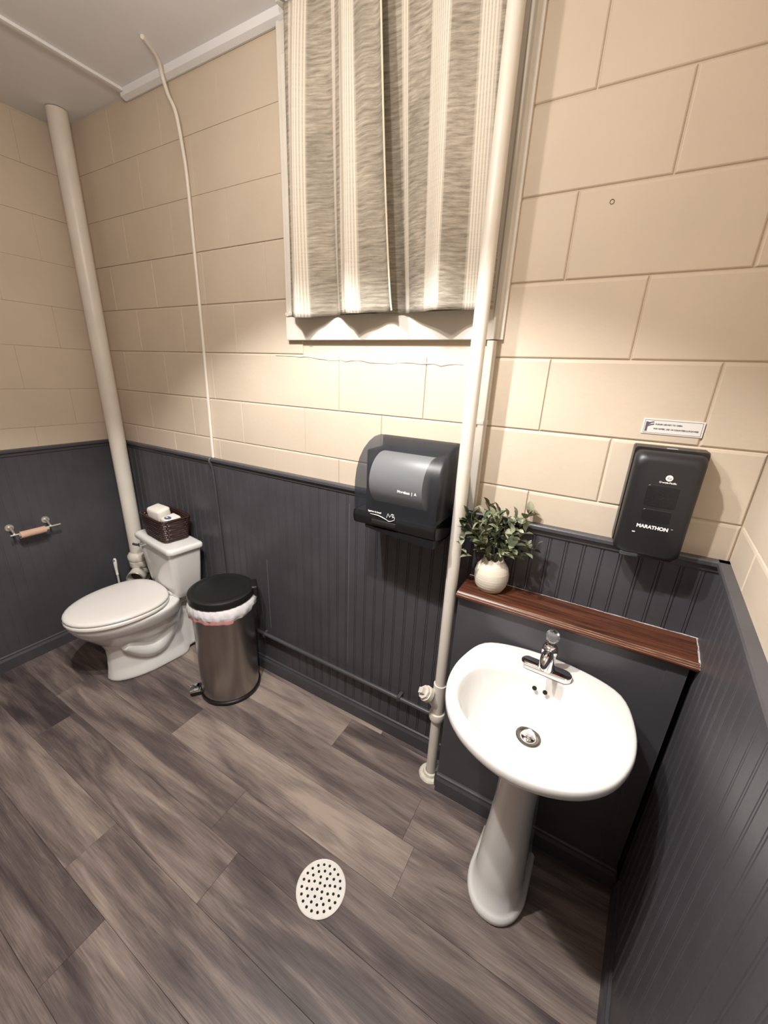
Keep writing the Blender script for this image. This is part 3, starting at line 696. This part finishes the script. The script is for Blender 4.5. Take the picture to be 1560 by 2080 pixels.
bm = bmesh.new(); abox(bm, -.029, .029, -.206, -.150, .026, .038, .003, 2); finish('pedal', bm, chrome, bn, smooth=30)
bm = bmesh.new(); abox(bm, -.027, .027, -.200, -.140, .004, .026, .002, 1); finish('pedal_block', bm, black_plastic, bn, smooth=30)
bm = bmesh.new(); atube(bm, smoothpath([(-.150, -.02, .50), (-.160, -.02, .44), (-.160, -.02, .38), (-.150, -.02, .33)], 5), .006, 10); finish('side_handle', bm, mat('handle_grey', (.5, .48, .46), .4), bn, smooth=50)

# ------------------------------------------------------------------ toilet paper holder
tp = empty('toilet_paper_holder', (XL + .011, -.53, .79), 0, 'chrome toilet paper holder with empty cardboard core on the dark left wall', 'paper holder')
for y in (-.088, .070):
    bm = bmesh.new(); atube(bm, [(0.001, y, .012), (.006, y, .012)], [.020, .018], 18); atube(bm, [(.006, y, .012), (.03, y, .008), (.064, y - .004, -.008)], [.011, .0065, .005], 12); finish('post', bm, nickel, tp, smooth=50)
tube('bar', [(.066, -.110, -.012), (.066, .112, -.012)], .0046, nickel, tp, n=10)
bm = bmesh.new(); atube(bm, [(.066, -.072, -.020), (.066, .040, -.020)], .0185, 24, cap=False); atube(bm, [(.066, .040, -.020), (.066, -.072, -.020)], .0170, 24, cap=False); finish('cardboard_core', bm, card_m, tp, smooth=60)
bm = bmesh.new(); atube(bm, [(.066, -.076, -.020), (.066, .056, -.020)], .0085, 12); finish('spindle', bm, mat('spindle_plastic', (.45, .42, .34), .4), tp, smooth=50)

# ------------------------------------------------------------------ floor drain
fd = empty('floor_drain', (-.199, -.673, 0), .5, 'round white perforated floor drain cover between the sink and the bin', 'floor drain')
bm = bmesh.new(); NR = 64; R0 = .080
ho = []
for n_, r_, o_ in ((4, .013, .4), (8, .030, .2), (14, .047, .1), (20, .0655, .0)):
    for k in range(n_): ho.append((r_ * math.cos(2 * PI * k / n_ + o_), r_ * math.sin(2 * PI * k / n_ + o_)))
# plate with real holes: triangulated fill of outer circle and hole circles
outer = [bm.verts.new((R0 * math.cos(2 * PI * k / NR), R0 * math.sin(2 * PI * k / NR), .0035)) for k in range(NR)]
edges = [bm.edges.new((outer[k], outer[(k + 1) % NR])) for k in range(NR)]
hv = []
for cx_, cy_ in ho:
    vs = [bm.verts.new((cx_ + .0047 * math.cos(-2 * PI * k / 10), cy_ + .0047 * math.sin(-2 * PI * k / 10), .0035)) for k in range(10)]
    hv.append(vs); edges += [bm.edges.new((vs[k], vs[(k + 1) % 10])) for k in range(10)]
bmesh.ops.triangle_fill(bm, use_beauty=True, use_dissolve=False, edges=edges)
for vs in hv:
    lo = [bm.verts.new((v.co.x, v.co.y, .0010)) for v in vs]
    for k in range(10): bm.faces.new((vs[k], vs[(k + 1) % 10], lo[(k + 1) % 10], lo[k]))
lo = [bm.verts.new((1.03 * v.co.x, 1.03 * v.co.y, .0005)) for v in outer]
for k in range(NR): bm.faces.new((outer[k], outer[(k + 1) % NR], lo[(k + 1) % NR], lo[k]))
finish('grate', bm, grate_m, fd)
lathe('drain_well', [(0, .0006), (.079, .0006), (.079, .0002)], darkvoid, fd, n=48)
lathe('outer_ring', [(.0825, .0004), (.0835, .0030), (.0815, .0042), (.0800, .0036)], grate_m, fd, n=64)

# ------------------------------------------------------------------ paper towel dispenser
pd = empty('paper_towel_dispenser', (-.2475, 0, 1.13), 0, 'smoky black paper towel dispenser on the wall left of the riser pipe', 'towel dispenser')
W2 = .160
pr = [(-.012, .012), (-.016, .306), (-.040, .315), (-.075, .312), (-.110, .300), (-.145, .278), (-.172, .248), (-.190, .210), (-.199, .165), (-.201, .115), (-.199, .070), (-.196, .048)]
bm = bmesh.new(); rings = []
for x, s, o_ in ((-W2, .955, .004), (-W2 + .004, .985, .001), (-W2 + .012, 1, 0), (W2 - .012, 1, 0), (W2 - .004, .985, .001), (W2, .955, .004)):
    cyy, czz = -.09, .16
    rings.append([(x, cyy + (y - cyy) * s if y < -.02 else y, czz + (z - czz) * s) for y, z in pr] + [(x, -.06, .012 + o_)])
aloft(bm, rings, True, True); finish('smoked_cover', bm, smoke_m, pd, smooth=50)
box('back_plate', -W2 + .004, W2 - .004, -.0145, .0, .0, .31, black_plastic, pd, bev=.004)
box('inner_frame', -W2 + .018, -W2 + .048, -.150, -.015, .03, .275, grey_black, pd, bev=.008)
box('inner_frame', W2 - .048, W2 - .018, -.150, -.015, .03, .275, grey_black, pd, bev=.008)
bm = bmesh.new(); atube(bm, [(-.105, -.095, .172), (.098, -.095, .172)], .094, 40); finish('paper_roll', bm, paper_m, pd, smooth=50)
# lower housing and lip
bm = bmesh.new()
aloft(bm, [[(x, y, z) for y, z in [(-.002, -.002), (-.002, .060), (-.193, .060), (-.1975, .050), (-.1985, .030), (-.190, .010), (-.150, -.006), (-.08, -.016)]] for x in (-W2, -W2 + .001, W2 - .001, W2)])
bmesh.ops.bevel(bm, geom=bm.edges[:], offset=.003, segments=2, affect='EDGES')
finish('lower_housing', bm, black_plastic, pd, smooth=40)
bm = bmesh.new(); aloft(bm, [[(x, y, z) for y, z in pp] for x, pp in ((-W2 + .042, [(-.04, .006), (-.188, .006), (-.184, -.004), (-.12, -.012), (-.04, -.010)]), (-W2 + .10, [(-.04, .006), (-.190, .006), (-.188, -.010), (-.12, -.020), (-.04, -.016)]), (W2 - .05, [(-.04, .006), (-.190, .006), (-.190, -.022), (-.12, -.030), (-.04, -.020)]), (W2 - .006, [(-.04, .006), (-.188, .006), (-.190, -.024), (-.12, -.028), (-.04, -.010)]))]); finish('paper_lip', bm, black_plastic, pd, smooth=40)
bm = bmesh.new(); abox(bm, -.085, .015, -.2015, -.190, .020, .040, .0045, 3); finish('pull_slot', bm, darkvoid, pd, smooth=40)
RF = (PI / 2, 0, 0)
text('printed_letters', 'Marathon  |  A', .0118, ink_white, pd, (.015, -.2022, .155), RF, bold=.0006)
text('printed_letters', 'hygiene in hand', .0085, ink_white, pd, (-.098, -.1995, .065), RF, bold=.0004)
bm = bmesh.new()
atube(bm, smoothpath([(-.090, -.1995, .057), (-.06, -.1998, .057), (-.035, -.2000, .052), (-.015, -.1998, .045)], 5), [.0004 + .0013 * math.sin(PI * i / 15) for i in range(16)], 6)
for pth in ([(-.022, -.2, .056), (-.017, -.2, .072), (-.010, -.2, .060), (-.002, -.2, .073)], [(-.002, -.2, .073), (.006, -.2, .071), (-.002, -.2, .066), (.008, -.2, .064), (.0, -.2, .060)], [(.009, -.2, .062), (.008, -.2, .053), (-.004, -.2, .046), (-.016, -.2, .044)]):
    atube(bm, pth, .0012, 6)
finish('hand_emblem', bm, ink_white, pd, smooth=50)

# ------------------------------------------------------------------ soap dispenser
sd = empty('soap_dispenser', (.494, 0, 1.212), 0, 'black wall soap dispenser lettered in white, right of the plant', 'soap dispenser')
bm = bmesh.new(); rg = []
def sring(hw, z0_, z1_, y, r, n=6):
    ring = []
    for cx_, cz_, a0 in ((hw - r, z1_ - r, 0), (-hw + r, z1_ - r, PI / 2), (-hw + r, z0_ + r, PI), (hw - r, z0_ + r, 1.5 * PI)):
        for k in range(n + 1):
            a = a0 + PI / 2 * k / n; ring.append((cx_ + r * math.cos(a), y, cz_ + r * math.sin(a)))
    return ring
aloft(bm, [sring(.084, .012, .290, 0, .006), sring(.084, .012, .290, -.048, .006), sring(.082, .010, .289, -.060, .010)]); finish('back_housing', bm, black_plastic, sd, smooth=35)
bm = bmesh.new(); aloft(bm, [sring(.079, -.004, .284, -.052, .014), sring(.079, -.006, .282, -.080, .018), sring(.076, -.004, .276, -.094, .022), sring(.069, .002, .266, -.1015, .022), sring(.062, .008, .258, -.1035, .020)]); finish('front_cover', bm, grey_black, sd, smooth=45)
bm = bmesh.new(); aloft(bm, [sring(.036, .140, .200, -.1030, .006), sring(.034, .142, .198, -.1045, .006)]); finish('view_window', bm, black_plastic, sd)
bm = bmesh.new(); aloft(bm, [sring(.034, .098, .134, -.1030, .006), sring(.032, .100, .132, -.1045, .006)]); finish('view_window', bm, black_plastic, sd)
bm = bmesh.new(); abox(bm, -.060, -.012, -.100, -.060, -.014, .004, .006, 3); finish('dispensing_nozzle', bm, mat('smoky_nozzle', (.10, .11, .12), .15, trans=.4), sd, smooth=40)
bm = bmesh.new(); abox(bm, -.05, .066, -.094, -.030, -.010, .010, .008, 3); finish('push_bar', bm, black_plastic, sd, smooth=40)
text('printed_letters', 'MARATHON', .0128, ink_white, sd, (-.037, -.1038, .0795), RF, bold=.0006)
text('printed_letters', 'TM', .003, ink_white, sd, (.0405, -.1038, .086), RF)
lathe('round_emblem', [(0, .0006), (.0078, .0006), (.0082, 0)], label_m, sd, n=24, loc=(.006, -.1044, .221), rot=RF)
bm = bmesh.new(); atube(bm, [(.006 + .0042 * math.cos(a), -.1054, .221 + .0018 * math.sin(a) + .0009 * math.cos(3 * a)) for a in [2 * PI * k / 20 for k in range(21)]], .0005, 5); finish('emblem_swirl', bm, ink_grey, sd)
text('printed_letters', 'Georgia-Pacific', .0062, label_m, sd, (-.0135, -.1042, .2070), RF, bold=.0002)
box('key_mark', -.044, -.036, -.1036, -.1028, .062, .066, ink_white, sd, bev=.0008)
box('drop_mark', -.056, -.050, -.1025, -.1012, .061, .064, ink_grey, sd, bev=.0008)
box('drop_mark', -.056, -.050, -.1025, -.1012, .052, .055, ink_grey, sd, bev=.0008)
box('top_latch', -.012, .014, -.058, -.045, .284, .2905, ink_grey, sd, bev=.002)

# ------------------------------------------------------------------ label above the soap dispenser
sg = empty('instruction_label', (.4875, -.0005, 1.551), math.radians(0), 'small white instruction label stuck above the soap dispenser', 'sign')
box('label_plate', -.069, .069, -.0022, 0, -.0205, .0205, label_m, sg, bev=.0006, seg=1)
for a in ((-.065, .065, .0165, .0172), (-.065, .065, -.0172, -.0165)): box('border_line', a[0], a[1], -.0026, -.002, a[2], a[3], ink_dark, sg)
for x in (-.065, .0643): box('border_line', x, x + .0007, -.0026, -.002, -.0172, .0172, ink_dark, sg)
text('printed_letters', 'PLEASE USE KEY TO OPEN', .0052, ink_dark, sg, (-.040, -.0025, .0048), RF, bold=.0001)
text('printed_letters', 'FOR PAPER, USE 1/4 COUNTERCLOCKWISE', .0052, ink_dark, sg, (-.042, -.0025, -.0072), RF, bold=.0001)
bm = bmesh.new(); abox(bm, -.062, -.0565, -.0026, -.002, -.0135, .0120)
atube(bm, [(-.060, -.0026, .009), (-.051, -.0026, .009)], .0022, 4); atube(bm, [(-.058, -.0026, .003), (-.052, -.0026, .010), (-.044, -.0026, .0125)], .0016, 4); atube(bm, [(-.058, -.0026, .000), (-.051, -.0026, .004), (-.043, -.0026, .0065)], .0016, 4)
for v in bm.verts:
    if v.co.y < -.0031: v.co.y = -.0031
finish('hand_pictogram', bm, ink_purple, sg)

# ------------------------------------------------------------------ potted plant on the ledge
pv = empty('potted_plant', (.085, -.068, .9602), 0, 'leafy green plant in a round cream vase on the ledge', 'plant')
bm = bmesh.new(); n_ = 40; rings = []
for r, z in [(.034, 0), (.044, .003), (.054, .020), (.0585, .042), (.0580, .064), (.052, .086), (.043, .100), (.036, .107), (.034, .116)]:
    rings.append([(r * math.cos(2 * PI * k / n_) * (1 + .012 * math.sin(9 * z * 60)), r * math.sin(2 * PI * k / n_) * (1 + .012 * math.sin(9 * z * 60)), z + (.009 * (abs((k % 5) - 2.5) / 2.5 - .4) if z > .112 else 0)) for k in range(n_)])
rings.append([(x * .90, y * .90, z) for x, y, z in rings[-1]]); rings.append([(.029 * math.cos(2 * PI * k / n_), .029 * math.sin(2 * PI * k / n_), .095) for k in range(n_)])
aloft(bm, rings, True, True); vs_ = finish('vase', bm, vase_m, pv, smooth=50)
bm = bmesh.new(); prf = []
L = 1.0
pts_ = [(0, 0), (.10, .35), (.17, .55), (.15, .80), (0, 1.0)]
mid = [bm.verts.new((0, y, -.10 * math.sin(PI * y) * 0 + .12 * math.sin(y * PI))) for y in (0, .3, .55, .8, 1.0)]
for s in (-1, 1):
    side = [bm.verts.new((s * x, y, .12 * math.sin(y * PI) + .06)) for x, y in ((.15, .3), (.20, .55), (.13, .8))]
    bm.faces.new((mid[0], mid[1], side[0])); bm.faces.new((mid[1], mid[2], side[1], side[0])); bm.faces.new((mid[2], mid[3], side[2], side[1])); bm.faces.new((mid[3], mid[4], side[2]))
bmesh.ops.solidify(bm, geom=bm.faces[:], thickness=.03)
bmesh.ops.recalc_face_normals(bm, faces=bm.faces[:])
LM = bpy.data.meshes.new('leaf'); bm.to_mesh(LM); bm.free(); LM.materials.append(leaf_m)
for p in LM.polygons: p.use_smooth = True
cnt = 0
for i in range(23):
    az = 2 * PI * i / 23 * 3.02 + rnd.uniform(-.3, .3); tilt = (.15, .45, .75)[i % 3] + rnd.uniform(-.12, .12)
    ln = rnd.uniform(.15, .215) * (1 - .22 * max(0, tilt - .4)); base = Vector((.012 * math.cos(az), .012 * math.sin(az), .10))
    dirv = Vector((math.cos(az) * math.sin(tilt), math.sin(az) * math.sin(tilt) * .62 - .05, math.cos(tilt))).normalized()
    path = []
    for k in range(8):
        f = k / 7; p = base + dirv * ln * f + Vector((0, 0, -.02 * f * f * math.sin(tilt)))
        p.y = min(p.y, .046)
        if p.x < -.09: p.x = -.09
        path.append(p)
    tube('stem', path, .0011, stem_m, pv, n=5)
    for k in range(12):
        f = .30 + .70 * k / 11; idx = min(int(f * 7), 6); p = path[idx].lerp(path[idx + 1], f * 7 - idx)
        d0 = (path[idx + 1] - path[idx]).normalized()
        side = d0.cross(Vector((math.cos(k * 2.4), math.sin(k * 2.4), .3))).normalized()
        dv = (d0 * (.7 if k < 11 else 2) + side * 1.0 + Vector((0, 0, rnd.uniform(-.1, .4)))).normalized()
        o = bpy.data.objects.new('leaf', LM); link(o, pv)
        o.rotation_mode = 'QUATERNION'; o.rotation_quaternion = dv.to_track_quat('Y', 'Z'); s_ = rnd.uniform(.028, .044)
        o.scale = (s_ * rnd.uniform(1.3, 1.8), s_, s_)
        tip = p + dv * s_
        if tip.x < -.125 or p.x < -.125: o.location = (0, 0, 0); bpy.data.objects.remove(o); continue
        if min(tip.x, p.x) < -.095 and max(tip.y, p.y) > -.072: p = p - Vector((0, max(tip.y, p.y) + .072, 0)); tip = p + dv * s_
        if tip.y > .054: p = p - Vector((0, tip.y - .054, 0))
        o.location = p; cnt += 1
